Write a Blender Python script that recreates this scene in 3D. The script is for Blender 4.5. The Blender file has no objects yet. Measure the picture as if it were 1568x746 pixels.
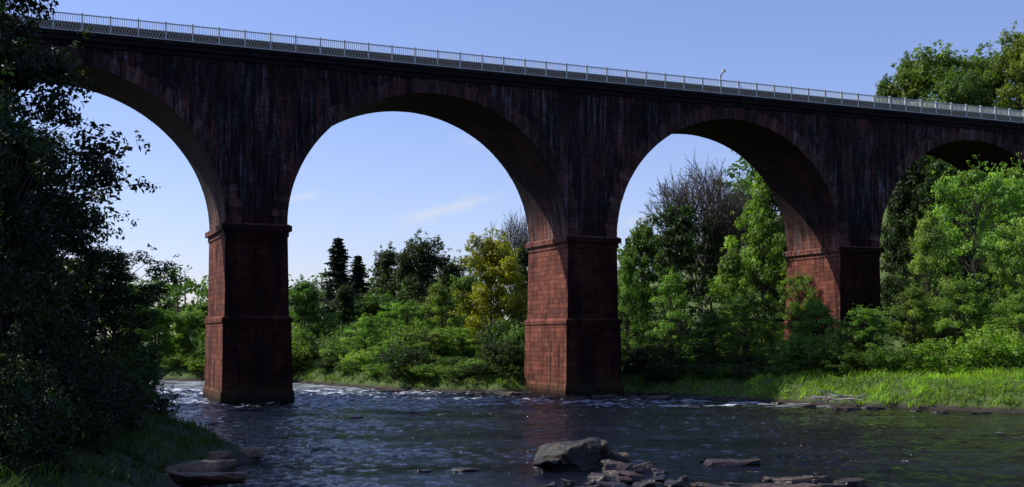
import bpy, math, random
import numpy as np
from mathutils import Vector
random.seed(7); rng=np.random.default_rng(7)
scene=bpy.context.scene
F=1760.0; CAMZ=5.6; HY=515.0; CX=784.0
# ------------------------------------------------------------ helpers
def link(o,parent=None):
    scene.collection.objects.link(o)
    if parent: o.parent=parent
    return o
def np_mesh(name,V,Q,mats,mi=None,tint=None,smooth=False):
    me=bpy.data.meshes.new(name)
    V=np.asarray(V,dtype=np.float32); Q=np.asarray(Q,dtype=np.int32)
    me.vertices.add(len(V)); me.vertices.foreach_set("co",V.ravel())
    me.loops.add(Q.size); me.loops.foreach_set("vertex_index",Q.ravel())
    me.polygons.add(len(Q)); me.polygons.foreach_set("loop_start",np.arange(0,Q.size,Q.shape[1],dtype=np.int32))
    if mi is not None: me.polygons.foreach_set("material_index",np.asarray(mi,dtype=np.int32))
    for m in mats: me.materials.append(m)
    me.update(calc_edges=True)
    if tint is not None:
        a=me.attributes.new("tint",'FLOAT','FACE'); a.data.foreach_set("value",np.asarray(tint,dtype=np.float32))
    me.polygons.foreach_set("use_smooth",np.full(len(Q),smooth))
    return me
class NT:
    def __init__(s,mat): s.t=mat.node_tree; s.n=s.t.nodes; s.l=s.t.links
    def add(s,typ,ins=None,**kw):
        n=s.n.new(typ)
        for k,v in kw.items(): setattr(n,k,v)
        if ins:
            for k,v in ins.items():
                sock=n.inputs[k]
                if isinstance(v,bpy.types.NodeSocket): s.l.new(v,sock)
                else: sock.default_value=v
        return n
    def math(s,op,a,b=None,c=None,clamp=False):
        n=s.n.new('ShaderNodeMath'); n.operation=op; n.use_clamp=clamp
        for i,v in enumerate((a,b,c)):
            if v is None: continue
            if isinstance(v,bpy.types.NodeSocket): s.l.new(v,n.inputs[i])
            else: n.inputs[i].default_value=v
        return n.outputs[0]
    def ramp(s,fac,stops):
        n=s.n.new('ShaderNodeValToRGB'); s.l.new(fac,n.inputs[0])
        e=n.color_ramp.elements
        while len(e)<len(stops): e.new(0.5)
        for i,(p,c) in enumerate(stops):
            e[i].position=p; e[i].color=(c,c,c,1) if isinstance(c,(int,float)) else (*c,1)
        return n.outputs[0]
    def mix(s,f,a,b,mode='MIX'):
        n=s.n.new('ShaderNodeMix'); n.data_type='RGBA'; n.blend_type=mode
        for sock,v in ((n.inputs[0],f),(n.inputs[6],a),(n.inputs[7],b)):
            if isinstance(v,bpy.types.NodeSocket): s.l.new(v,sock)
            elif isinstance(v,(int,float)): sock.default_value=v
            else: sock.default_value=(*v,1)
        return n.outputs[2]
    def mrange(s,v,a,b,c=0.,d=1.,smooth=True):
        n=s.n.new('ShaderNodeMapRange'); n.interpolation_type='SMOOTHSTEP' if smooth else 'LINEAR'
        s.l.new(v,n.inputs[0])
        for i,x in enumerate((a,b,c,d)): n.inputs[i+1].default_value=x
        return n.outputs[0]
    def noise(s,vec,scale,detail=4,rough=.55,dist=0):
        n=s.add('ShaderNodeTexNoise',{'Vector':vec,'Scale':scale,'Detail':detail,'Roughness':rough,'Distortion':dist}); return n.outputs[0]
    def mapping(s,vec,scale=(1,1,1),loc=(0,0,0),rot=(0,0,0)):
        return s.add('ShaderNodeMapping',{'Vector':vec,'Scale':scale,'Location':loc,'Rotation':rot}).outputs[0]
def newmat(name):
    m=bpy.data.materials.new(name); m.use_nodes=True; m.node_tree.nodes.clear(); return m,NT(m)
def finish(nt,shader): o=nt.n.new('ShaderNodeOutputMaterial'); nt.l.new(shader,o.inputs[0])
def principled(nt,**ins):
    return nt.add('ShaderNodeBsdfPrincipled',{k.replace('_',' '):v for k,v in ins.items()})
# ------------------------------------------------------------ materials
def stone_mat(name,mode):
    m,nt=newmat(name)
    tc=nt.n.new('ShaderNodeTexCoord'); obj=tc.outputs['Object']; uv=tc.outputs['UV']
    sep=nt.add('ShaderNodeSeparateXYZ',{0:obj}); z=sep.outputs[2]
    nsep=nt.add('ShaderNodeSeparateXYZ',{0:tc.outputs['Normal']})
    on=nsep.outputs[1]
    side=nt.mrange(nt.math('ABSOLUTE',on),.3,.7)
    big=nt.noise(obj,.22,4,.6); med=nt.noise(obj,1.3,5,.6); fine=nt.noise(obj,9,4,.6)
    if mode=='block':
        wob=nt.add('ShaderNodeTexNoise',{'Vector':uv,'Scale':.9,'Detail':2.}).outputs[1]
        wob=nt.add('ShaderNodeVectorMath',{0:wob,1:(.06,.05,0)},operation='MULTIPLY').outputs[0]
        uvw=nt.add('ShaderNodeVectorMath',{0:uv,1:wob},operation='ADD').outputs[0]
        br=nt.add('ShaderNodeTexBrick',{'Vector':uvw,'Color1':(.37,.125,.072,1),'Color2':(.15,.05,.036,1),'Mortar':(.04,.024,.02,1),
            'Scale':1.,'Mortar Size':.022,'Mortar Smooth':.4,'Bias':-.1,'Brick Width':1.05,'Row Height':.46})
        br.offset=.5; br.offset_frequency=2; br.squash=1.25; br.squash_frequency=3
        col=br.outputs[0]; h=nt.math('MULTIPLY',br.outputs[1],-1.0)
    else:
        g=nt.n.new('ShaderNodeNewGeometry')
        col=nt.ramp(g.outputs['Random Per Island'],[(0,(.08,.03,.026)),(.5,(.19,.07,.055)),(.85,(.30,.13,.10)),(1,(.42,.25,.21))])
        h=nt.math('MULTIPLY',fine,.2)
    col=nt.mix(nt.ramp(med,[(.3,.0),(.7,.85)]),col,nt.mix(1.,col,(.5,.42,.42),'MULTIPLY'))
    col=nt.mix(nt.ramp(big,[(.45,.0),(.6,.55)]),col,nt.mix(1.,col,(.55,.46,.46),'MULTIPLY'))
    col=nt.mix(nt.ramp(fine,[(.35,.0),(.7,.3)]),col,(.26,.14,.11))
    front_shade=nt.math('MULTIPLY',nt.mrange(on,-.3,-.8),nt.ramp(nt.noise(nt.mapping(obj,(.5,.5,.2)),1.,6,.7),[(.4,1.),(.68,.74)]))  # front-facing stone darkened in its colour, mottled, to deepen the shade there
    if mode=='block': col=nt.mix(front_shade,col,nt.mix(1.,col,(.10,.075,.07),'MULTIPLY'))
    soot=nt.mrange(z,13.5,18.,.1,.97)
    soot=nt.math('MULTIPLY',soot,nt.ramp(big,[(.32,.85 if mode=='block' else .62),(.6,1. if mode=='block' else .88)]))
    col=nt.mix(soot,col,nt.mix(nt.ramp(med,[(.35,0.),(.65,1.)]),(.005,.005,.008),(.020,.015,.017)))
    up=nt.math('MULTIPLY',nt.mrange(z,13.,20.,.10,1.),side)
    patch=nt.ramp(nt.noise(nt.mapping(obj,(1,1,.6),(9,0,0)),.2,3),[(.4,.1),(.6,1.)])
    patch2=nt.ramp(nt.noise(nt.mapping(obj,(1,1,.6),(29,0,5)),.2,3),[(.42,.1),(.6,1.)])
    patch3=nt.ramp(nt.noise(nt.mapping(obj,(1,1,.8),(49,7,5)),.28,3),[(.42,.0),(.6,1.)])
    joint=nt.mrange(nt.noise(nt.mapping(uv,(.7,1.3,1)),2.,5,.7),.35,.6,.35,1.)
    def streak(sx,sz,loc,a,b,fac,c,pt):
        nonlocal col
        s_=nt.ramp(nt.noise(nt.mapping(obj,(sx,sx,sz),loc),1.,6,.72,.6),[(a,0.),(b,1.)])
        f=nt.math('MULTIPLY',nt.math('MULTIPLY',nt.math('MULTIPLY',s_,up),pt),fac)
        f=nt.math('MULTIPLY',f,joint)
        col=nt.mix(f,col,c)
    streak(.9,.09,(3,19,1),.50,.62,.7,(.13,.045,.036),patch3)
    streak(2.0,.10,(1,13,1),.51,.62,.7,(.12,.042,.038),patch2)
    streak(2.8,.17,(5,3,1),.52,.66,.75,(.21,.20,.24),patch)
    streak(7.5,.35,(8,3,7),.55,.66,.7,(.22,.21,.25),patch2)
    lime=nt.math('MULTIPLY',nt.math('MULTIPLY',nt.math('SUBTRACT',1.,side),nt.mrange(z,20.,15.)),nt.ramp(nt.noise(nt.mapping(obj,(1.,1.6,.2),(2,2,2)),1.,5,.7),[(.48,0.),(.62,.55)]))
    lime=nt.math('MULTIPLY',lime,nt.mrange(z,13.,15.))
    col=nt.mix(lime,col,(.22,.2,.19))
    col=nt.mix(nt.math('MULTIPLY',nt.ramp(nt.noise(nt.mapping(obj,(1.1,1.1,.12)),1.,6,.7,.6),[(.48,0.),(.64,1.)]),.8),col,(.006,.005,.006))
    wet=nt.mrange(z,.3,2.4,1.,0.)
    col=nt.mix(nt.math('MULTIPLY',wet,nt.ramp(med,[(.35,.15),(.65,.7)])),col,(.045,.05,.022))
    col=nt.mix(nt.mrange(z,.1,.9,.85,0.),col,(.012,.01,.009))
    hh=nt.math('ADD',h,nt.math('MULTIPLY',nt.math('ADD',fine,nt.math('MULTIPLY',med,1.2)),.9))
    bump=nt.add('ShaderNodeBump',{'Strength':.9,'Distance':.09,'Height':hh}).outputs[0]
    p=principled(nt,Base_Color=col,Roughness=.9,Normal=bump)
    p.inputs['Specular IOR Level'].default_value=.1
    finish(nt,p.outputs[0]); return m
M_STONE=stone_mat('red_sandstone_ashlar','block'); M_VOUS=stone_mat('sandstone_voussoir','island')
def simple_mat(name,c1,c2,scale=3,rough=.7,bump=.3,bd=.03,metal=0,spec=.5):
    m,nt=newmat(name); tc=nt.n.new('ShaderNodeTexCoord')
    n=nt.noise(tc.outputs['Object'],scale,6,.6)
    col=nt.mix(nt.ramp(n,[(.3,0.),(.7,1.)]),c1,c2)
    b=nt.add('ShaderNodeBump',{'Strength':bump,'Distance':bd,'Height':n}).outputs[0]
    p=principled(nt,Base_Color=col,Roughness=rough,Normal=b,Metallic=metal); p.inputs['Specular IOR Level'].default_value=spec; finish(nt,p.outputs[0]); return m
M_CORN=simple_mat('dark_cornice_stone',(.006,.006,.008),(.022,.018,.02),2,.95,spec=.05)
M_RAIL=simple_mat('painted_grey_iron',(.36,.39,.39),(.52,.54,.54),4,.5)
M_LATT=simple_mat('cast_iron_lattice',(.22,.20,.16),(.36,.33,.27),5,.6)
M_BACK=simple_mat('lattice_backing_rust',(.045,.035,.024),(.10,.08,.055),3,.8)
M_BALL=simple_mat('ballast',(.12,.11,.1),(.25,.23,.2),8,.9)
M_BARK=simple_mat('bark',(.03,.025,.018),(.09,.075,.055),5,.9,.6,.05)
M_TWIG=simple_mat('bare_twig_bark',(.05,.04,.035),(.11,.085,.07),5,.9)
M_WOOD=simple_mat('bleached_wood',(.3,.26,.2),(.5,.45,.37),6,.8)
def foliage_mat(name,trans=.42,spec=.4):
    m,nt=newmat(name)
    at=nt.add('ShaderNodeAttribute',attribute_name='tint'); oi=nt.n.new('ShaderNodeObjectInfo')
    tc=nt.n.new('ShaderNodeTexCoord')
    f=nt.mrange(at.outputs['Fac'],0.,1.,.4,1.65,False)
    var=nt.mrange(nt.noise(tc.outputs['Object'],.35,3),.3,.7,.7,1.3)
    k=nt.math('MULTIPLY',f,var)
    kc=nt.add('ShaderNodeCombineXYZ',{0:k,1:k,2:k}).outputs[0]
    col=nt.mix(1.,oi.outputs['Color'],kc,'MULTIPLY')
    hs=nt.add('ShaderNodeHueSaturation',{'Hue':nt.mrange(at.outputs['Fac'],0.,1.,.51,.488,False),'Saturation':1.0,'Value':1.,'Color':col}).outputs[0]
    p=principled(nt,Base_Color=hs,Roughness=.5)
    p.inputs['Specular IOR Level'].default_value=spec
    tcol=nt.mix(1.,hs,(1.75,1.75,.5),'MULTIPLY')
    t=nt.add('ShaderNodeBsdfTranslucent',{'Color':tcol})
    mx=nt.add('ShaderNodeMixShader',{0:trans,1:p.outputs[0],2:t.outputs[0]})
    finish(nt,mx.outputs[0]); return m
M_LEAF=foliage_mat('leaf_foliage'); M_NEED=foliage_mat('conifer_needles',.1,.2); M_GRASS=foliage_mat('grass_blades',.4,.3)
def rock_mat():
    m,nt=newmat('river_rock'); tc=nt.n.new('ShaderNodeTexCoord'); o=tc.outputs['Object']
    geo=nt.n.new('ShaderNodeNewGeometry'); oi=nt.n.new('ShaderNodeObjectInfo')
    n1=nt.noise(o,.9,6,.65); n2=nt.noise(o,7,5,.6); lay=nt.noise(nt.mapping(o,(1,1,7)),1.2,4,.6)
    c=nt.mix(nt.ramp(n1,[(.3,0.),(.7,1.)]),(.09,.055,.045),(.27,.19,.15))
    c=nt.mix(nt.ramp(n2,[(.4,0.),(.65,.8)]),c,(.05,.04,.035))
    c=nt.mix(nt.ramp(lay,[(.45,0.),(.6,.6)]),c,nt.mix(1.,c,(.4,.38,.38),'MULTIPLY'))
    c=nt.mix(1.,c,oi.outputs['Color'],'MULTIPLY')
    nz=nt.add('ShaderNodeSeparateXYZ',{0:geo.outputs['Normal']}).outputs[2]
    moss=nt.math('MULTIPLY',nt.mrange(nz,.6,.92),nt.ramp(nt.noise(o,1.6,4),[(.44,0.),(.56,.7)]))
    c=nt.mix(moss,c,(.06,.052,.016))
    pz=nt.add('ShaderNodeSeparateXYZ',{0:geo.outputs['Position']}).outputs[2]
    c=nt.mix(nt.mrange(pz,.06,.36,.92,0.),c,(.010,.008,.007))
    b=nt.add('ShaderNodeBump',{'Strength':1.,'Distance':.13,'Height':nt.math('ADD',nt.math('MULTIPLY',n2,.5),lay)}).outputs[0]
    p=principled(nt,Base_Color=c,Roughness=nt.mrange(pz,.05,.5,.18,.55),Normal=b); finish(nt,p.outputs[0]); return m
M_ROCK=rock_mat()
def ground_mat():
    m,nt=newmat('bank_ground'); tc=nt.n.new('ShaderNodeTexCoord'); o=tc.outputs['Object']
    n1=nt.noise(o,.15,6,.6); n2=nt.noise(o,2.5,5,.6); sp=nt.add('ShaderNodeSeparateXYZ',{0:o}); z=sp.outputs[2]
    g=nt.mix(n1,(.04,.07,.012),(.10,.16,.026)); g=nt.mix(nt.ramp(n2,[(.4,0.),(.7,.5)]),g,(.05,.045,.018))
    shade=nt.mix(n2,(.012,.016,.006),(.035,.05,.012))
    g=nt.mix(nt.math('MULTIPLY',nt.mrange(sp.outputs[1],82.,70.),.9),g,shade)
    c=nt.mix(nt.mrange(z,.15,.5),nt.mix(n2,(.014,.011,.009),(.045,.033,.024)),g)
    b=nt.add('ShaderNodeBump',{'Strength':.8,'Distance':.15,'Height':n2}).outputs[0]
    p=principled(nt,Base_Color=c,Roughness=.95,Normal=b); finish(nt,p.outputs[0]); return m
M_GROUND=ground_mat()
def water_mat():
    m,nt=newmat('river_water'); tc=nt.n.new('ShaderNodeTexCoord'); o=tc.outputs['Object']
    sp=nt.add('ShaderNodeSeparateXYZ',{0:o}); x,y=sp.outputs[0],sp.outputs[1]
    n1=nt.ramp(nt.noise(nt.mapping(o,(1.,1.6,1)),1.5,4,.6,.8),[(.3,0.),(.72,1.)]); n2=nt.noise(nt.mapping(o,(1.,1.7,1)),6.5,3,.6)
    n3=nt.ramp(nt.noise(nt.mapping(o,(1.1,2.2,1),(3,3,0)),3.4,4,.62,1.),[(.48,0.),(.72,1.)])
    hh=nt.math('ADD',nt.math('ADD',nt.math('MULTIPLY',n1,.7),nt.math('MULTIPLY',n2,.28)),nt.math('MULTIPLY',n3,.5))
    patch=nt.mrange(nt.noise(nt.mapping(o,(.6,1.2,1)),.16,4,.6),.38,.62,.3,1.)
    b=nt.add('ShaderNodeBump',{'Strength':patch,'Distance':.32,'Height':hh}).outputs[0]
    base=nt.mix(nt.mrange(x,6.,30.),(.002,.003,.005),(.018,.018,.005))
    p=principled(nt,Base_Color=base,Roughness=.03,IOR=1.33,Normal=b)
    yr=nt.math('ADD',y,nt.math('MULTIPLY',x,.10))
    r1=nt.math('MULTIPLY',nt.mrange(y,102.,111.),nt.mrange(x,6.,-10.))
    r2=nt.math('MULTIPLY',nt.mrange(yr,86.,95.),nt.mrange(yr,109.,101.))
    r2=nt.math('MULTIPLY',r2,.93)
    r3=nt.math('MULTIPLY',nt.mrange(y,70.,88.),nt.mrange(x,36.,-6.)); r3=nt.math('MULTIPLY',r3,.66)
    reg=nt.math('MAXIMUM',nt.math('MAXIMUM',r1,r2),r3)
    fn=nt.noise(nt.mapping(o,(.3,1.7,1)),1.1,9,.78,.6)
    thr=nt.math('SUBTRACT',.74,nt.math('MULTIPLY',reg,.235))
    fm=nt.mrange(nt.math('SUBTRACT',fn,thr),0.,.07,0.,.95)
    # pale flecks painted over the whole riffle: broken crests and sky glints
    fl=nt.noise(nt.mapping(o,(.8,2.6,1),(7,1,0)),2.6,5,.7,.8)
    th2=nt.mrange(nt.noise(nt.mapping(o,(.5,1.2,1),(4,9,0)),.2,4,.6),.42,.64,.735,.645)
    th2=nt.math('SUBTRACT',th2,nt.mrange(y,52.,95.,0.,.035))
    fm2=nt.mrange(nt.math('SUBTRACT',fl,th2),0.,.05,0.,.8)
    fm=nt.math('MAXIMUM',fm,fm2)
    foam_glint=principled(nt,Base_Color=(.66,.72,.8,1),Roughness=.6)
    mx=nt.add('ShaderNodeMixShader',{0:fm,1:p.outputs[0],2:foam_glint.outputs[0]})
    finish(nt,mx.outputs[0]); return m
M_WATER=water_mat()
# ------------------------------------------------------------ terrain
POLY=np.array([(-12,17),(20,18),(60,16),(110,0),(200,-60),(230,-10),(110,52),(70,71),(50,79),(37.5,84),(29,89.5),(21.7,96.6),(16,104),(12.5,108.8),
 (3,113.5),(-6,114),(-12.4,120),(-18,127.5),(-27.5,139),(-45,146),(-80,165),(-140,190),(-180,160),(-75,125),(-45,98),(-24,76),(-19,64),(-14.5,57),(-12.3,52),(-12,44)],float)
def sdist(X,Y):
    X=np.asarray(X,float);Y=np.asarray(Y,float)
    d=np.full(X.shape,1e9); ins=np.zeros(X.shape,bool); n=len(POLY)
    for i in range(n):
        ax,ay=POLY[i]; bx,by=POLY[(i+1)%n]; ex,ey=bx-ax,by-ay
        t=np.clip(((X-ax)*ex+(Y-ay)*ey)/(ex*ex+ey*ey),0,1)
        d=np.minimum(d,np.hypot(X-ax-t*ex,Y-ay-t*ey))
        if ay!=by:
            c=((ay>Y)!=(by>Y))&(X<(bx-ax)*(Y-ay)/(by-ay)+ax); ins^=c
    return np.where(ins,-d,d)
TH=math.radians(23); U=np.array([math.cos(TH),math.sin(TH)]); N=np.array([-math.sin(TH),math.cos(TH)]); P0=np.array([-18.9,96.7])
def ss(x,a,b):
    t=np.clip((x-a)/(b-a),0,1); return t*t*(3-2*t)
def height(X,Y):
    X=np.asarray(X,float);Y=np.asarray(Y,float)
    d=sdist(X,Y)+.5*np.sin(X*.7+Y*.3)+.35*np.sin(X*1.7-Y*1.3+1)+.2*np.sin(X*3.1+Y*3.7)
    t=(X-P0[0])*U[0]+(Y-P0[1])*U[1]; w=(X-P0[0])*N[0]+(Y-P0[1])*N[1]
    dp=np.maximum(d,0)
    z=2.1*(1-np.exp(-dp/2.2))+.035*np.minimum(dp,80)*ss(Y,20,50)+.18*np.sin(X*.5)*np.sin(Y*.43)*np.minimum(dp/3,1)
    hr=25*ss(t,68,118)*ss(dp,6,22)*(1-ss(w,90,170)); hl=26*ss(-t,34,62)*ss(dp,5,25)*(1-ss(w,30,80))
    z=z+hr+hl*(1-ss(-Y,-60,-20)*.6)
    return np.where(d>0,z,np.maximum(-2.,d*.4))
def lines(segs):
    out=[]
    for a,b,s in segs: out+=list(np.arange(a,b,s))
    out.append(segs[-1][1]); return np.array(out)
xs=np.concatenate([-np.geomspace(1500,95,22),np.arange(-90,100,.8),np.geomspace(102,1500,24)])
ys=np.concatenate([-np.geomspace(600,12,10),np.arange(-8,14,2.),np.arange(14,175,.8),np.geomspace(178,1800,28)])
def grid(xs,ys,zf):
    GX,GY=np.meshgrid(xs,ys); Z=zf(GX,GY); nx,ny=len(xs),len(ys)
    V=np.stack([GX.ravel(),GY.ravel(),Z.ravel()],1)
    i=np.arange(nx*ny).reshape(ny,nx)
    Q=np.stack([i[:-1,:-1].ravel(),i[:-1,1:].ravel(),i[1:,1:].ravel(),i[1:,:-1].ravel()],1)
    return V,Q
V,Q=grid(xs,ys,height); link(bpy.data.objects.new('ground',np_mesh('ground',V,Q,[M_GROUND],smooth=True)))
# water with real waves
wx=np.concatenate([-np.geomspace(260,56,12),np.arange(-54,64,.2),np.geomspace(65,300,12)])
wy=np.concatenate([np.linspace(-80,37,12),lines([(38,60,.11),(60,85,.17),(85,125,.28)]),np.geomspace(127,260,30)])
wr=np.random.default_rng(3)
WV=[]
for k in range(70):
    lam=.5*(6)**(wr.random()**1.6); a=wr.normal(math.radians(70),math.radians(45)); WV.append((lam,a,wr.random()*6.28))
def waves(X,Y):
    Z=np.zeros_like(X)
    for lam,a,ph in WV:
        k=2*math.pi/lam; Z+=.0066*lam**.85*np.sin(k*(X*math.cos(a)+Y*math.sin(a))+ph+.6*np.sin(X*.31+Y*.23+ph))
    A=.6+.4*np.sin(X*.13+Y*.21+1)*np.sin(Y*.17-X*.07)+1.2*ss(Y,84,108)
    m=ss(X,-54,-48)*(1-ss(X,58,63))*(1-ss(Y,118,125))*ss(Y,38,39)
    return Z*A*m
V,Q=grid(wx,wy,waves); link(bpy.data.objects.new('river_water',np_mesh('river_water',V,Q,[M_WATER],smooth=True)))
# ------------------------------------------------------------ viaduct
class MB:
    def __init__(s): s.v=[];s.f=[];s.uv=[];s.m=[]
    def quad(s,ps,uvs,m=0):
        b=len(s.v); s.v+=ps; s.f.append(tuple(range(b,b+len(ps)))); s.uv+=uvs; s.m.append(m)
    def ring(s,z0,a,z1,b,m=0):
        def c(r): return [(r[0],r[2]),(r[1],r[2]),(r[1],r[3]),(r[0],r[3])]
        A,B=c(a),c(b)
        for i in range(4):
            j=(i+1)%4
            k=0 if i in(0,2) else 1
            s.quad([(*A[i],z0),(*A[j],z0),(*B[j],z1),(*B[i],z1)],[(A[i][k]+.37*i,z0),(A[j][k]+.37*i,z0),(B[j][k]+.37*i,z1),(B[i][k]+.37*i,z1)],m)
    def cap(s,z,r,m=0,up=True):
        p=[(r[0],r[2],z),(r[1],r[2],z),(r[1],r[3],z),(r[0],r[3],z)]
        if not up: p=p[::-1]
        s.quad(p,[(q[0],q[1]) for q in p],m)
    def box(s,t0,t1,w0,w1,z0,z1,m=0):
        r=(t0,t1,w0,w1); s.ring(z0,r,z1,r,m); s.cap(z0,r,m,False); s.cap(z1,r,m)
    def obj(s,name,mats,parent=None):
        me=bpy.data.meshes.new(name); me.from_pydata(s.v,[],s.f); ul=me.uv_layers.new(name='UVMap')
        ul.data.foreach_set('uv',np.array(s.uv,dtype=np.float32).ravel())
        for m in mats: me.materials.append(m)
        me.polygons.foreach_set('material_index',s.m); me.update()
        return link(bpy.data.objects.new(name,me),parent)
via=bpy.data.objects.new('railway_viaduct',None); link(via); via.location=(P0[0],P0[1],0); via.rotation_euler=(0,0,TH)
SP=26.2; PW=5.1; PIT=SP+PW; W=9.0; ZS=15.0; RISE=12.1; ZT=28.75
arches=[-31.3,0,31.3,62.6]; TL,TR=-75,135
mb=MB(); vs=MB(); ri=random.Random(5)
def arc(t0,ph): return (t0+SP/2-SP/2*math.cos(ph), ZS+RISE*math.sin(ph))
for a in arches:
    n=56; L=0
    for i in range(n):
        p0,p1=math.pi*i/n,math.pi*(i+1)/n
        (ta,za),(tb,zb)=arc(a,p0),arc(a,p1); dl=math.hypot(tb-ta,zb-za)
        mb.quad([(ta,0,za),(tb,0,zb),(tb,0,ZT),(ta,0,ZT)],[(ta,za),(tb,zb),(tb,ZT),(ta,ZT)])
        mb.quad([(tb,W,zb),(ta,W,za),(ta,W,ZT),(tb,W,ZT)],[(tb,zb),(ta,za),(ta,ZT),(tb,ZT)])
        mb.quad([(ta,0,za),(ta,W,za),(tb,W,zb),(tb,0,zb)],[(0,L),(W,L),(W,L+dl),(0,L+dl)])
        L+=dl
    nb=64
    for side in (0,1):
        for i in range(nb):
            p0=math.pi*(i+.03)/nb;p1=math.pi*(i+.97)/nb
            th=1.3 if i%2 else 1.1; pr=.05+ri.random()*.06
            def off(ph,o):
                t,z=arc(a,ph); nx,nz=-math.cos(ph)/(SP/2),math.sin(ph)/RISE; l=math.hypot(nx,nz); return t+nx/l*o,z+nz/l*o
            q=[off(p0,0.004),off(p1,0.004),off(p1,th),off(p0,th)]
            wf,wb=(-pr,0.) if side==0 else (W+pr,W)
            fr=[(t,wf,z) for t,z in q]; bk=[(t,wb,z) for t,z in q]
            b=len(vs.v); vs.v+=fr+bk
            fs=[(b,b+1,b+2,b+3)]+[(b+k,b+4+k,b+4+(k+1)%4,b+(k+1)%4) for k in range(4)]
            for f in fs: vs.f.append(f); vs.uv+=[(fr[0][0],fr[0][2])]*4; vs.m.append(0)
strips=[(TL,-31.3)]+[(a+SP,a+PIT) for a in arches[:-1]]+[(arches[-1]+SP,TR)]
for i,(t0,t1) in enumerate(strips):
    zb=ZS if 0<i<len(strips)-1 else -1
    mb.quad([(t0,0,zb),(t1,0,zb),(t1,0,ZT),(t0,0,ZT)],[(t0,zb),(t1,zb),(t1,ZT),(t0,ZT)])
    mb.quad([(t1,W,zb),(t0,W,zb),(t0,W,ZT),(t1,W,ZT)],[(t1,zb),(t0,zb),(t0,ZT),(t1,ZT)])
for t in (-31.3,arches[-1]+SP):
    mb.quad([(t,0,-1),(t,W,-1),(t,W,ZS),(t,0,ZS)],[(0,-1),(W,-1),(W,ZS),(0,ZS)])
for t in (TL,TR): mb.quad([(t,0,-1),(t,W,-1),(t,W,ZT),(t,0,ZT)],[(0,-1),(W,-1),(W,ZT),(0,ZT)])
mb.cap(ZT,(TL,TR,0,W))
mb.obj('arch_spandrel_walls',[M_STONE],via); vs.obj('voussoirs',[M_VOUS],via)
pm=MB()
for a in arches[:-1]:
    t0,t1=a+SP,a+PIT
    def ex(e,f=None): f=e if f is None else f; return (t0-e,t1+e,-f,W+f)
    pm.ring(-2,ex(.55),.9,ex(.5)); pm.ring(.9,ex(.5),1.15,ex(.38))
    pm.ring(1.15,ex(.38),6.75,ex(.28)); pm.ring(6.75,ex(.38),7.1,ex(.38)); pm.cap(6.75,ex(.38),up=False); pm.ring(7.1,ex(.38),7.35,ex(.12))
    pm.ring(7.35,ex(.12),13.95,ex(.03))
    pm.ring(13.95,ex(.12),14.4,ex(.12)); pm.cap(13.95,ex(.12),up=False)
    pm.ring(14.4,ex(.34),14.85,ex(.34)); pm.cap(14.4,ex(.34),up=False); pm.ring(14.85,ex(.34),ZS,ex(.06)); pm.cap(ZS,ex(.06))
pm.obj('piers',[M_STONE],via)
cm=MB()
for wa,wb,sg in ((-.2,0,-1),(W,W+.2,1)):
    cm.box(TL,TR,wa,wb,28.35,28.75)
cm.box(TL,TR,-.5,W+.5,28.752,29.1); cm.box(TL,TR,-.62,-.02,29.102,29.4); cm.box(TL,TR,W+.02,W+.62,29.102,29.4)
cm.obj('cornice',[M_CORN],via)
bm_=MB(); bm_.box(TL,TR,0,W,29.102,29.35); bm_.obj('track_ballast',[M_BALL],via)
tm=MB()
for w0 in (1.9,3.33,5.6,7.03): tm.box(TL,TR,w0,w0+.07,29.352,29.5)
tm.obj('rails',[M_RAIL],via)
rm=MB()
for w,sg in ((-.42,-1),(W+.42,1)):
    rm.box(TL,TR,w-.05,w+.05,30.72,30.80,0); rm.box(TL,TR,w-.05,w+.05,30.08,30.15,0); rm.box(TL,TR,w-.07,w+.07,29.402,29.5,0)
    rm.box(TL,TR,w-.01+(.04 if sg<0 else -.04),w+.01+(.04 if sg<0 else -.04),29.5,30.08,2)
    t=TL
    while t<TR:
        rm.box(t-.06,t+.06,w-.09,w+.09,29.402,30.9,0); t+=2.1
    t=TL+.175
    while t<TR:
        rm.box(t-.02,t+.02,w-.02,w+.02,30.15,30.72,0); t+=.175
    t=TL
    while t<TR:
        for dx in (.26,-.26):
            x0,x1=(t,t+.26) if dx>0 else (t+.26,t)
            e=.035
            ww=w-.012 if dx>0 else w-.02
            if sg>0: ww=w+.012 if dx>0 else w+.02
            rm.quad([(x0-e,ww,29.5),(x0+e,ww,29.5),(x1+e,ww,30.08),(x1-e,ww,30.08)],[(0,0)]*4,1)
        t+=.26
rm.obj('parapet_railing',[M_RAIL,M_LATT,M_BACK],via)
def vw(t,w,z): p=P0+U*t+N*w; return Vector((p[0],p[1],z))
sm=MB(); sm.box(-.06,.06,-.06,.06,0,2.3); sm.box(-.2,.2,-.16,.16,-.0,.25)
sm.quad([(-.05,-.07,1.8),(.05,-.07,1.8),(.5,-.07,2.6),(.38,-.07,2.65)],[(0,0)]*4); sm.quad([(-.05,.0,1.8),(.38,.0,2.65),(.5,.0,2.6),(.05,.0,1.8)],[(0,0)]*4)
sm.box(.33,.62,-.12,.12,2.55,2.78); sm.box(-.22,.22,-.03,.03,1.4,1.48)
so=sm.obj('signal_post',[M_RAIL]); so.location=vw(43.2,.6,29.34); so.rotation_euler=(0,0,TH)
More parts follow.
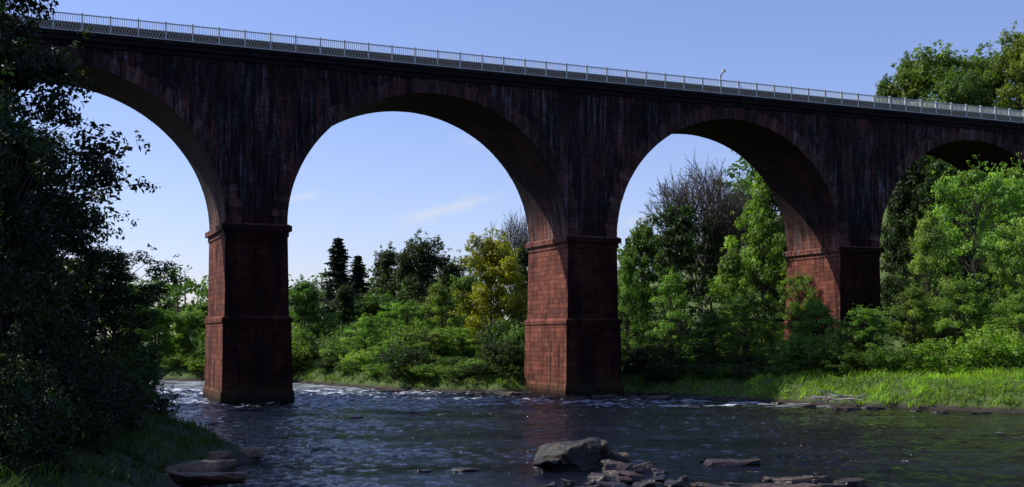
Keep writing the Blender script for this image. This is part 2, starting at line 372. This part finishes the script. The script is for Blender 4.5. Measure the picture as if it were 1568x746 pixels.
# ------------------------------------------------------------ vegetation builders
def tubes(S,sides=5):
    S=np.asarray(S,float); p0,p1,r0,r1=S[:,0:3],S[:,3:6],S[:,6],S[:,7]
    d=p1-p0; d/=np.linalg.norm(d,axis=1,keepdims=True)+1e-9
    ref=np.where(np.abs(d[:,2:3])>.9,np.array([[1.,0,0]]),np.array([[0,0,1.]]))
    a=np.cross(d,ref); a/=np.linalg.norm(a,axis=1,keepdims=True)+1e-9; b=np.cross(d,a)
    an=np.arange(sides)*2*math.pi/sides
    o=a[:,None,:]*np.cos(an)[None,:,None]+b[:,None,:]*np.sin(an)[None,:,None]
    V=np.concatenate([p0[:,None]+o*r0[:,None,None],p1[:,None]+o*r1[:,None,None]],1)
    n=len(S); base=(np.arange(n)*2*sides)[:,None]
    k=np.arange(sides); kk=(k+1)%sides
    Q=np.stack([base+k,base+kk,base+sides+kk,base+sides+k],2).reshape(-1,4)
    return V.reshape(-1,3),Q
def limb(S,p0,p1,r0,r1,sag,r,n=5):
    p0=np.array(p0,float);p1=np.array(p1,float); L=np.linalg.norm(p1-p0); prev=p0; 
    off=r.normal(0,.06*L,3)
    for i in range(1,n+1):
        u=i/n; q=p0*(1-u)+p1*u+off*math.sin(math.pi*u)+np.array([0,0,sag*L*math.sin(math.pi*u)])
        S.append([*prev,*q,r0+(r1-r0)*(i-1)/n,r0+(r1-r0)*u]); prev=q
def leafquads(C,rc,cnt,size,r,flat=.65,center=None,droop=0.):
    idx=np.repeat(np.arange(len(C)),cnt); n=len(idx)
    g=r.normal(0,1,(n,3)); g/=np.linalg.norm(g,axis=1,keepdims=True)+1e-9
    rad=r.random(n)**.45
    rr=rc[idx]
    P=C[idx]+g*(rad*rr)[:,None]*np.array([1,1,flat])
    P[:,2]-=droop*rad*rr
    nrm=g*.7+r.normal(0,.5,(n,3))+np.array([0,0,.6]); nrm/=np.linalg.norm(nrm,axis=1,keepdims=True)+1e-9
    T=np.cross(nrm,r.normal(0,1,(n,3))); T/=np.linalg.norm(T,axis=1,keepdims=True)+1e-9; B=np.cross(nrm,T)
    s=size*(.6+.8*r.random(n))[:,None]
    V=np.stack([P+T*s,P+B*s*.5+nrm*s*.1,P-T*s,P-B*s*.5+nrm*s*.1],1).reshape(-1,3)
    Q=np.arange(4*n).reshape(n,4)
    return V,Q,idx
def assemble(name,S,leafparts,mats,tints):
    V,Q=tubes(S,4); vs_=[V];qs=[Q];mi=[np.zeros(len(Q),int)];ti=[np.full(len(Q),.5)]; off=len(V)
    for (v,q),t in zip(leafparts,tints):
        vs_.append(v);qs.append(q+off);off+=len(v);mi.append(np.ones(len(q),int));ti.append(t)
    return np_mesh(name,np.concatenate(vs_),np.concatenate(qs),mats,np.concatenate(mi),np.concatenate(ti))
def tree_mesh(name,H=16,R=6,cb=.2,ncl=110,per=150,leaf=.26,rc=1.3,seed=1,prof='round',trunk=.28,gap=0.):
    r=np.random.default_rng(seed); C=[];
    z0=H*cb
    while len(C)<ncl:
        u=r.random(); z=z0+(H-z0)*u
        if prof=='round': e=math.sqrt(max(0,1-(2*(u*.92+.04)-1)**2))**.75*(1-.15*u)
        elif prof=='ovate': e=(math.sin(math.pi*min(1,(u*.9+.08)**.75)))**.7
        elif prof=='column': e=.6+.4*math.sin(math.pi*u)
        else: e=1
        an=r.random()*6.283
        m=.72+.28*math.sin(3*an+seed+u*5)+.12*math.sin(5*an-u*9)
        q=r.random()**.4
        rad=R*e*q*min(1.12,m)
        C.append([rad*math.cos(an),rad*math.sin(an),min(z,H-rc*.5)])
    C=np.array(C); rcs=rc*(.5+.9*r.random(ncl)); S=[]
    top=np.array([r.normal(0,.3),r.normal(0,.3),H*.82]); limb(S,(0,0,-.5),top,trunk*1.25,trunk*.25,0,r,8)
    order=np.argsort(C[:,2])
    for c in C[order]:
        hz=max(H*cb*.6,c[2]-np.hypot(c[0],c[1])*.75-.8); hz=min(hz,H*.78)
        u=hz/(H*.82); p=top*u; p[2]=hz
        limb(S,p,c,trunk*.3*(1-.5*u),.02,.05,r,4)
        limb(S,c,c+r.normal(0,rc*.55,3),.02,.008,0,r,2)
    cnt=np.maximum(20,(per*(rcs/rc)**2).astype(int))
    V,Q,idx=leafquads(C,rcs,cnt,leaf,r)
    ct=r.random(ncl)
    ti=np.clip(.2+.6*ct[idx]+r.normal(0,.12,len(idx)),0,1)
    k=int(ncl*1.3); sel=r.integers(0,ncl,k); dirs=C[sel]-np.array([0,0,(H+z0)/2]); dirs/=np.linalg.norm(dirs,axis=1,keepdims=True)+1e-9
    C2=C[sel]+dirs*(rcs[sel]*(.7+.9*r.random(k)))[:,None]+r.normal(0,.35,(k,3))
    V2,Q2,idx2=leafquads(C2,np.full(k,rc*.36),np.full(k,max(8,per//11)),leaf*.85,r,.8)
    ti2=np.clip(.5+r.normal(0,.2,len(idx2)),0,1)
    return assemble(name,S,[(V,Q),(V2,Q2)],[M_BARK,M_LEAF],[ti,ti2]),H,R
def shrub_mesh(name,H=4,R=3,ncl=38,per=110,leaf=.17,seed=1):
    r=np.random.default_rng(seed); C=[];S=[]
    while len(C)<ncl:
        an=r.random()*6.283;q=r.random()**.5;u=r.random()
        C.append([R*q*math.cos(an)*.85,R*q*math.sin(an)*.85,.2+(H-.6)*u*math.sqrt(max(0,1-q*q*.75))])
    C=np.array(C);rcs=.75*(.6+.8*r.random(ncl))
    for c in C: limb(S,(r.normal(0,.3),r.normal(0,.3),-.3),c,.05,.015,.06,r,3)
    V,Q,idx=leafquads(C,rcs,np.full(ncl,per),leaf,r,.8)
    ct=r.random(ncl); ti=np.clip(.2+.6*ct[idx]+r.normal(0,.12,len(idx)),0,1)
    k=90; an=r.random(k)*6.283;q=R*r.random(k)**.5
    C2=np.stack([q*np.cos(an),q*np.sin(an),(H*.75)*np.sqrt(np.maximum(0,1-(q/R)**2*.8))+r.random(k)*H*.35],1)
    V2,Q2,i2=leafquads(C2,np.full(k,.28),np.full(k,16),leaf*.85,r,1.6)
    return assemble(name,S,[(V,Q),(V2,Q2)],[M_BARK,M_LEAF],[ti,np.clip(.55+r.normal(0,.2,len(i2)),0,1)]),H,R
def conifer_mesh(name,H=18,R=4,seed=1):
    r=np.random.default_rng(seed);S=[];C=[]
    limb(S,(0,0,-.5),(0,0,H),.3,.03,0,r,6)
    z=1.5
    while z<H-.3:
        u=z/H; rad=R*(1-u)**.75*(.65+.6*r.random()); nb=8
        for k in range(nb):
            an=r.random()*6.283; L=rad*(.6+.6*r.random()); e=np.array([L*math.cos(an),L*math.sin(an),z-.22*L])
            limb(S,(0,0,z),e,.05,.01,.05,r,3)
            for s_ in np.arange(.25,1.05,.17): C.append(np.array([0,0,z])*(1-s_)+e*s_)
        z+=.5
    C=np.array(C);n=len(C)
    V,Q,idx=leafquads(C,np.full(n,.55),np.full(n,20),.18,r,.45,droop=.3)
    ti=np.clip(.4+r.normal(0,.2,len(idx)),0,1)
    return assemble(name,S,[(V,Q)],[M_BARK,M_NEED],[ti]),H,R
def bare_mesh(name,H=22,R=9,seed=1):
    r=np.random.default_rng(seed);S=[]
    def rec(p,d,L,rad,lev):
        q=p+d*L; mid=(p+q)/2+r.normal(0,.05*L,3)
        S.append([*p,*mid,rad,rad*.85]);S.append([*mid,*q,rad*.85,rad*.7])
        if lev==0: return
        for i in range(3):
            nd=d+r.normal(0,.42,3)*np.array([1,1,.7])+np.array([0,0,.10]); nd/=np.linalg.norm(nd)
            rec(q if i<2 else mid,nd,L*(.66+.2*r.random()),max(.03,rad*.64),lev-1)
    limb(S,(0,0,-.5),(0,0,H*.25),.45,.38,0,r,3)
    for i in range(6):
        an=i*1.047+r.random()*.6; rec(np.array([0,0,H*.25]),np.array([.6*math.cos(an),.6*math.sin(an),.8]),H*.2,.26,6)
    V,Q=tubes(S,3); 
    k=H/V[:,2].max(); V[:,2]*=k; rr=np.percentile(np.hypot(V[:,0],V[:,1]),98); V[:,:2]*=R/rr
    return np_mesh(name,V,Q,[M_TWIG]),H,R
T={}
T['r1']=tree_mesh('broadleaf_a',16,6.5,.12,130,150,.22,1.25,11,'round')
T['r2']=tree_mesh('broadleaf_b',15,6,.08,120,150,.22,1.2,12,'ovate')
T['r3']=tree_mesh('broadleaf_c',17,6,.05,140,140,.21,1.1,13,'ovate')
T['c1']=tree_mesh('broadleaf_column',17,3.4,.05,85,120,.21,1.0,14,'column')
T['a1']=tree_mesh('airy_tree',15,6.5,.1,180,85,.155,.82,15,'round',.2)
T['a2']=tree_mesh('airy_tree_b',14,6,.08,170,88,.155,.82,16,'ovate',.2)
T['near1']=tree_mesh('bank_tree_a',22,7,.06,280,190,.15,1.05,17,'ovate',.35)
T['near2']=tree_mesh('bank_tree_b',16,6,.05,220,130,.14,.9,18,'round',.25)
T['s1']=shrub_mesh('shrub_a',4,3,36,120,.145,21);T['s2']=shrub_mesh('shrub_b',4.5,3,38,115,.14,22);T['s3']=shrub_mesh('shrub_c',3,3,34,130,.12,23)
T['con']=conifer_mesh('spruce',18,4,31)
T['bare']=bare_mesh('bare_tree',22,9,41)
NAMES={'r1':'broadleaf_tree','r2':'broadleaf_tree','r3':'broadleaf_tree','c1':'ivy_clad_tree','a1':'willow_tree','a2':'willow_tree','near1':'sycamore_tree','near2':'alder_tree','s1':'shrub','s2':'shrub','s3':'shrub','con':'spruce_tree','bare':'bare_ash_tree'}
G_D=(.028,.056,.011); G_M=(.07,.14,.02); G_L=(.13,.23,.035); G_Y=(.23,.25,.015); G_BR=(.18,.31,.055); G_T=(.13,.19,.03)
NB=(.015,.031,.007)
def jit(c,k=.12): return tuple(max(0,x*(1+random.uniform(-k,k))) for x in c)+(1,)
def place_world(v,X,Y,Ht,Rd,col,rot=None,base=None):
    me,H,R=T[v]; o=bpy.data.objects.new(NAMES[v],me); link(o)
    b=float(height(np.array(X),np.array(Y))) if base is None else base
    o.location=(X,Y,max(b,0)-.1); o.scale=(Rd/R,Rd/R,Ht/H); o.rotation_euler=(0,0,random.random()*6.28 if rot is None else rot); o.color=jit(col); return o
def place(v,px,ytop,Y,wpx,col,rot=None):
    X=(px-CX)/F*Y; zt=CAMZ+(HY-ytop)/F*Y; b=float(height(np.array(X),np.array(Y)))
    return place_world(v,X,Y,max(1.2,zt-b),wpx/F*Y/2,col,rot)
# behind arch between first two piers
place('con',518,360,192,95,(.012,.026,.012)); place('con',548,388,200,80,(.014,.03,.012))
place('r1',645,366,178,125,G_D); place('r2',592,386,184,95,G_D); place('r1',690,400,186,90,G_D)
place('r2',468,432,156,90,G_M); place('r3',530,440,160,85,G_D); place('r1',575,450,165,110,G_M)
place('r1',752,362,136,135,G_Y); place('r2',718,425,146,90,G_L)
place('bare',795,312,152,120,G_D); place('r3',800,380,144,80,G_D)
place('a1',620,462,140,120,G_L);place('a2',670,435,142,100,G_L);place('a1',690,500,132,110,G_L)
place('a2',560,485,138,90,G_BR);place('a2',600,520,133,110,G_BR);place('a1',655,505,129,110,G_L)
place('s1',560,535,133,80,G_BR);place('s2',640,540,126,90,G_L);place('s1',700,550,123,80,G_M);place('s3',740,572,120,90,G_BR);place('s2',775,540,122,90,G_M);place('a2',770,490,128,110,G_L)
place('s3',480,565,146,70,G_M);place('s1',455,540,150,70,G_M)
for px,yt,Y,w,c in ((540,560,131,60,G_M),(580,556,126,60,G_L),(612,562,123.5,50,G_M),(660,560,119.5,70,G_L),(700,572,117,60,G_M),(735,562,116.5,60,G_D),(775,560,116.5,60,G_M),(510,562,136,60,G_D),(470,560,141,60,G_M),(445,565,144,50,G_D),(635,570,121,50,G_BR)): place('s3' if w<60 else 's2',px,yt,Y,w,c)
# behind third arch
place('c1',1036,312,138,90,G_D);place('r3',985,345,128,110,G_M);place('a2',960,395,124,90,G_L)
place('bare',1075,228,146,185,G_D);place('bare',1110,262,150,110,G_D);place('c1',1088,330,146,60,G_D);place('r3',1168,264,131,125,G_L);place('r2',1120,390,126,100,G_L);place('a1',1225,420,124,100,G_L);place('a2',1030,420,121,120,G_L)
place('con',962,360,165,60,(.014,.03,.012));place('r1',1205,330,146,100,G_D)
place('a1',1140,450,117,130,G_M);place('a2',1090,480,114,120,G_M);place('s1',1000,520,116,110,G_D);place('s2',1060,530,113,100,G_D);place('s1',1130,540,110,110,G_D);place('a2',1250,462,112,120,G_L)
place('s2',1200,530,108,100,G_M)
for px,yt,Y,w,c in ((975,548,115,70,G_D),(1020,552,110,80,G_D),(1070,556,108,80,G_D),(1110,556,106,80,G_M),(1150,560,103,70,G_D),(1195,566,102,60,G_M),(1290,495,104,80,G_L)): place('s2',px,yt,Y,w,c)
# right bank in front of the viaduct
place('a1',1490,262,109,220,G_BR);place('a2',1420,335,108,120,G_BR);place('a1',1575,330,104,150,G_BR);place('a2',1400,440,104,130,G_L);place('a1',1325,470,104,120,G_L)
place('a1',1550,258,111,170,G_BR)
place('a2',1470,430,102,150,G_L);place('s1',1370,530,99,120,G_M);place('s2',1440,520,98,130,G_L);place('s1',1520,500,97,130,G_BR);place('s2',1290,535,102,120,G_M);place('a2',1560,450,98,130,G_L)
place('s1',1240,548,104,90,G_M)
# arch four & hillside
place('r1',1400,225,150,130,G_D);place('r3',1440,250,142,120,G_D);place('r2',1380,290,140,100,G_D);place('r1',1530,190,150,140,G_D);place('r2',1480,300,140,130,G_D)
place('r1',1440,78,178,180,G_L);place('r2',1395,98,184,130,G_M);place('r1',1510,84,182,150,G_M);place('r1',1565,46,172,130,G_T);place('r3',1358,124,186,90,G_M);place('r1',1620,50,180,150,G_L);place('r1',1470,110,170,120,G_M)
# far side left arch
for px,yt,Y,w in ((200,430,150,90),(245,470,152,90),(290,476,156,80),(315,464,160,70),(350,480,165,80),(400,470,170,90)): place(random.choice(['r1','r2','a2']),px,yt,Y,w,G_L)
for px,yt,Y,w in ((230,535,150,70),(280,540,148,70),(310,545,146,60),(180,540,152,70)): place('s1',px,yt,Y,w,G_L)
# near left bank
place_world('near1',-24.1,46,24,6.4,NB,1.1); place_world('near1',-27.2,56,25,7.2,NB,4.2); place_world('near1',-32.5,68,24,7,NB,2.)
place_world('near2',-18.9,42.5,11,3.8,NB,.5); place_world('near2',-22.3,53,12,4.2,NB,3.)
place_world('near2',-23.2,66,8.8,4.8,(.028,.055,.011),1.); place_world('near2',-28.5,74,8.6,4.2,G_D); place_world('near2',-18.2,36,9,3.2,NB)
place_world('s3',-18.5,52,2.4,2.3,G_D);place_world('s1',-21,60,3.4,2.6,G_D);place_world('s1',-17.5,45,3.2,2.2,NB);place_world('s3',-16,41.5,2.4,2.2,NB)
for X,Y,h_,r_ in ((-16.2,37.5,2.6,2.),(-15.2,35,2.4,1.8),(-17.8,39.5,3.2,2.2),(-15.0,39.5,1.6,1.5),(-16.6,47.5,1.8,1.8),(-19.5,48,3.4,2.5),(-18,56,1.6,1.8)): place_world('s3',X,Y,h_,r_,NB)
# understory along banks
pr=random.Random(9)
cand=0
while cand<55:
    X=pr.uniform(-45,75);Y=pr.uniform(95,175); d=float(sdist(np.array(X),np.array(Y)))
    if d<1.2 or d>24 : continue
    t=(X-P0[0])*U[0]+(Y-P0[1])*U[1]; w=(X-P0[0])*N[0]+(Y-P0[1])*N[1]
    if -3.5<w<12.5: continue
    if w<0 and t<45: continue
    if w<0 and Y<100: continue
    place_world(pr.choice(['s1','s2','s1']),X,Y,pr.uniform(3,5),pr.uniform(2.4,4),pr.choice([G_D,G_M,G_M,G_L])); cand+=1
# distant woodland as one mass
r=np.random.default_rng(77); C=[];S=[];rc=[]
for i in range(260):
    an=r.uniform(-62,50)*math.pi/180; D=r.uniform(210,300); X=math.sin(an)*D; Y=math.cos(an)*D; b=float(height(np.array(X),np.array(Y)))
    Ht=r.uniform(10,16); S.append([X,Y,b-1,X,Y,b+Ht*.7,.3,.15])
    for k in range(14):
        a2=r.random()*6.28;q=r.random()**.5*4.5; C.append([X+q*math.cos(a2),Y+q*math.sin(a2),b+Ht*(.15+.8*r.random())]);rc.append(r.uniform(1.4,2.4))
C=np.array(C);rc=np.array(rc);Vl,Ql,idx=leafquads(C,rc,np.full(len(C),34),.5,r)
me=assemble('distant_trees',S,[(Vl,Ql)],[M_BARK,M_LEAF],[np.clip(.2+.5*r.random(len(C))[idx],0,1)])
o=bpy.data.objects.new('distant_trees',me);link(o);o.color=(*G_M,1)
# grass
def grass(name,bounds,n,hmin,hmax,col,dmin=.35,dmax=12,seed=1,bw=.035,test=None):
    r=np.random.default_rng(seed); X=r.uniform(bounds[0],bounds[1],n);Y=r.uniform(bounds[2],bounds[3],n)
    d=sdist(X,Y); z=height(X,Y); cl=np.sin(X*1.3+np.sin(Y*1.1)*2)*np.sin(Y*1.7+np.sin(X*.9)*2)
    k=(d>dmin)&(d<dmax)&(z>.1)&(r.random(n)<.75+.35*cl); X,Y,z,cl=X[k],Y[k],z[k],cl[k]; n=len(X)
    h=(hmin+(hmax-hmin)*r.random(n)**1.6)*(1+.5*cl); an=r.random(n)*6.283; lean=r.normal(0,.6,(n,2))*h[:,None]
    B=np.stack([X,Y,z-.05],1); s=np.stack([np.cos(an),np.sin(an),np.zeros(n)],1)*bw
    M=B+np.stack([lean[:,0]*.35,lean[:,1]*.35,h*.6],1); Tp=B+np.stack([lean[:,0],lean[:,1],h*.9],1)
    V=np.stack([B-s,B+s,M+s*.8,M-s*.8,Tp-s*.1,Tp+s*.1],1).reshape(-1,3); b=np.arange(n)*6
    Q=np.concatenate([np.stack([b,b+1,b+2,b+3],1),np.stack([b+3,b+2,b+5,b+4],1)])
    big=np.sin(X*.37+1)*np.sin(Y*.45+X*.1)
    ti=np.clip(.45+.3*cl+.2*big+r.normal(0,.15,n),0,1)
    o=bpy.data.objects.new(name,np_mesh(name,V,Q,[M_GRASS],None,np.concatenate([ti,ti])));link(o);o.color=(*col,1)
grass('grass',(12,75,68,112),150000,.15,.65,(.18,.31,.035),.05,14,1,.04)
grass('grass',(-34,-9,30,80),90000,.15,.6,(.04,.075,.012),.5,14,2,.022)
grass('grass',(-30,14,108,150),60000,.2,.6,(.08,.14,.02),.1,6,3,.05)
# ------------------------------------------------------------ rocks
import bmesh
from mathutils import noise as mn
def rock(name,px,py,wpx,hpx,depth,seed,rotz=0,tilt=0,flat=False,col=(1,1,1),zo=0.):
    r=random.Random(seed); Y=CAMZ*F/(py-HY); X=(px-CX)/F*Y; sx=wpx/F*Y/2; sz=hpx/F*Y; sy=depth/2
    bm=bmesh.new()
    for i in range(16 if not flat else 20):
        a=r.random()*6.283; q=.75+.25*r.random(); lz=r.choice([-1,1])*(.55+.45*r.random()) if not flat else r.choice([-1,1])*(.85+.15*r.random())
        bm.verts.new((math.cos(a)*q,math.sin(a)*q,lz*(.6+.4*r.random() if not flat else 1)))
    bmesh.ops.convex_hull(bm,input=bm.verts)
    bmesh.ops.delete(bm,geom=[v for v in bm.verts if not v.link_faces],context='VERTS')
    for v in bm.verts: v.co=Vector((v.co.x*sx,v.co.y*sy,v.co.z*sz))
    bmesh.ops.bevel(bm,geom=bm.edges[:]+bm.verts[:],offset=min(sx,sy,sz)*.1,segments=2,affect='EDGES',profile=.6)
    bmesh.ops.triangulate(bm,faces=bm.faces)
    for it in range(3):
        le=[e for e in bm.edges if e.calc_length()>.18]
        if not le: break
        bmesh.ops.subdivide_edges(bm,edges=le,cuts=1); bmesh.ops.triangulate(bm,faces=bm.faces)
    for v in bm.verts:
        n=mn.noise_vector(v.co*1.3+Vector((seed,0,0)))*.12+mn.noise_vector(v.co*4+Vector((0,seed,0)))*.045
        v.co+=n*min(1,sz*1.5+.2)
    me=bpy.data.meshes.new(name);bm.to_mesh(me);bm.free();me.materials.append(M_ROCK)
    o=bpy.data.objects.new(name,me);link(o);o.location=(X,Y,(sz*.1 if not flat else 0)+zo);o.rotation_euler=(0,tilt,rotz);o.color=(*col,1);return o
DK=(.11,.10,.10)
rock('boulder',872,716,130,36,2.8,1,.1,-.2,False,DK); rock('boulder',908,706,68,29,1.6,2,.3,-.3,False,(.2,.17,.13)); rock('boulder',838,720,56,18,1.5,3,.3,-.1,False,DK)
cols=[(.8,.75,.7),(1.4,1.3,1.2),(.35,.3,.3),(.9,.6,.55),(.25,.23,.23),(.5,.4,.36)]
for i,(px,py,w,h,dp) in enumerate([(940,722,50,16,1.2),(950,706,34,14,.9),(985,722,40,14,1),(968,735,60,12,1.2),(1005,738,50,9,1.1),(920,736,50,12,1),(940,748,60,12,1),(1015,724,34,8,.8),(990,750,60,12,1.2),(895,752,60,12,1),(842,748,34,9,.7),(960,716,30,9,.7),(1030,745,40,8,.8),(938,730,26,12,.6),(975,728,24,10,.5),(957,741,30,10,.6),(1008,730,22,9,.5),(905,745,26,8,.6),(870,742,22,6,.5),(1045,735,24,5,.6),(930,712,22,8,.5)]): rock('boulder',px,py,w,h,dp,10+i,random.random()*.8-.4,random.uniform(-.2,.2),False,cols[i%6])
for i,(px,py,w,h,dp) in enumerate([(1118,713,110,8,1.6),(1150,746,100,9,1.4),(1215,741,60,10,1.3),(1250,739,50,14,1.1),(1300,744,50,10,1),(1100,752,80,9,1.3),(1200,754,160,10,1.4),(712,720,56,4,.9),(650,723,30,4,.6),(1335,755,60,8,1),(1075,748,40,8,.8),(1180,738,30,7,.6),(1270,750,50,9,.9),(1085,709,30,5,.6)]): rock('river_slab',px,py,w,h,dp,40+i,random.random()*.4-.2,random.uniform(-.06,.06),i%2==0,random.choice([(1.5,1.4,1.1),(1.,.9,.75),(.6,.5,.45)]))
for i,(px,py,w,h,dp) in enumerate([(345,703,110,8,2.4),(300,712,120,12,2.8),(270,732,140,14,2.6),(375,701,50,6,1.4),(240,706,80,16,2),(310,745,120,10,1.6),(325,722,60,8,1.2),(225,742,90,14,2)]): rock('rock_ledge',px+8,py,w,h,dp,70+i,random.random()*.4-.2,random.uniform(-.05,.05),True,(1.5,1.25,1.),.28)
for i,(px,py,w,h,dp) in enumerate([(1295,628,50,5,1.5),(1342,627,36,5,1.2),(1190,619,20,4,1),(1070,612,60,6,1.5),(1010,613,40,7,1.5),(980,611,30,5,1),(780,606,60,6,1.5),(835,612,50,7,1.5),(925,611,50,7,1.5),(880,613,40,6,1.2),(1440,633,30,4,1),(1500,634,40,4,1.2),(600,601,40,4,1.2),(1400,631,26,4,1),(1240,624,24,4,1),(1120,615,34,4,1),(730,606,30,5,1.2),(545,640,30,2.5,.9),(640,632,34,2.5,.9)]): rock('shore_stone',px,py,w,h,dp,90+i,random.random()-.5,0,i%2==0,(.8,.7,.6))
S=[];r=np.random.default_rng(5)
for i in range(20):
    a=r.uniform(-.6,.6)+(math.pi if r.random()<.5 else 0);L=r.uniform(.8,2.6);p=np.array([r.normal(0,.9),r.normal(0,.4),r.uniform(.2,.8)])
    limb(S,p,p+np.array([math.cos(a)*L,math.sin(a)*L*.6,r.uniform(-.3,.6)]),r.uniform(.05,.11),.03,.05,r,4)
V,Q=tubes(S,6);o=bpy.data.objects.new('driftwood',np_mesh('driftwood',V,Q,[M_WOOD]));link(o);o.location=(25.4,90.8,.1)
# ------------------------------------------------------------ light
sunv=Vector((-.978,.208,0)).normalized(); EL=math.radians(47); d=Vector((sunv.x*math.cos(EL),sunv.y*math.cos(EL),math.sin(EL)))
sl=bpy.data.lights.new('sun','SUN');sl.energy=5.0;sl.angle=math.radians(.5);sl.color=(1,.955,.87)
so=bpy.data.objects.new('sun',sl);link(so);so.rotation_euler=d.to_track_quat('Z','Y').to_euler()
w=bpy.data.worlds.new('World');scene.world=w;w.use_nodes=True;w.node_tree.nodes.clear();nt=NT(w)
sky=nt.n.new('ShaderNodeTexSky');sky.sky_type='NISHITA';sky.sun_disc=False;sky.sun_elevation=EL;sky.sun_rotation=math.atan2(d.x,d.y);sky.air_density=1.0;sky.dust_density=.6;sky.ozone_density=3.0
tc=nt.n.new('ShaderNodeTexCoord');sp=nt.add('ShaderNodeSeparateXYZ',{0:tc.outputs['Generated']})
yy=nt.math('MAXIMUM',sp.outputs[1],.05);uu=nt.math('DIVIDE',sp.outputs[0],yy);vv=nt.math('DIVIDE',sp.outputs[2],yy)
tot=None
for (u0,v0,u1,v1,wd,st) in ((-.112,.096,.004,.127,.007,.6),(-.2,.116,-.162,.1275,.005,.5),(.09,.098,.135,.104,.005,.4),(-.06,.175,.0,.162,.008,.15)):
    L=math.hypot(u1-u0,v1-v0);c,s=(u1-u0)/L,(v1-v0)/L
    du=nt.math('SUBTRACT',uu,u0);dv=nt.math('SUBTRACT',vv,v0)
    a=nt.math('ADD',nt.math('MULTIPLY',du,c),nt.math('MULTIPLY',dv,s))
    b=nt.math('ABSOLUTE',nt.math('SUBTRACT',nt.math('MULTIPLY',dv,c),nt.math('MULTIPLY',du,s)))
    nz=nt.noise(tc.outputs['Generated'],55,5,.65)
    bw=nt.math('MULTIPLY',nt.math('POWER',nz,1.5),wd*3)
    m=nt.math('SUBTRACT',1.,nt.math('DIVIDE',b,bw),clamp=True)
    m=nt.math('MULTIPLY',m,nt.math('MULTIPLY',nt.mrange(a,0,L*.35),nt.mrange(a,L,L*.5)));m=nt.math('MULTIPLY',m,st)
    tot=m if tot is None else nt.math('ADD',tot,m)
col=nt.mix(1.,sky.outputs[0],(1.18,1.09,1.36),'MULTIPLY')
col=nt.mix(tot,col,(6.,6.3,6.8))
bg=nt.add('ShaderNodeBackground',{'Color':col,'Strength':.122});wo=nt.n.new('ShaderNodeOutputWorld');nt.l.new(bg.outputs[0],wo.inputs[0])
# ------------------------------------------------------------ camera
cam=bpy.data.cameras.new('camera');cam.sensor_width=36;cam.lens=F/1568*36;cam.shift_y=(HY-373)/1568;cam.clip_end=5000;cam.clip_start=.1
co=bpy.data.objects.new('camera',cam);link(co);co.location=(0,0,CAMZ);co.rotation_euler=(math.pi/2,0,0);scene.camera=co
scene.view_settings.view_transform='Standard';scene.view_settings.look='None';scene.view_settings.exposure=0
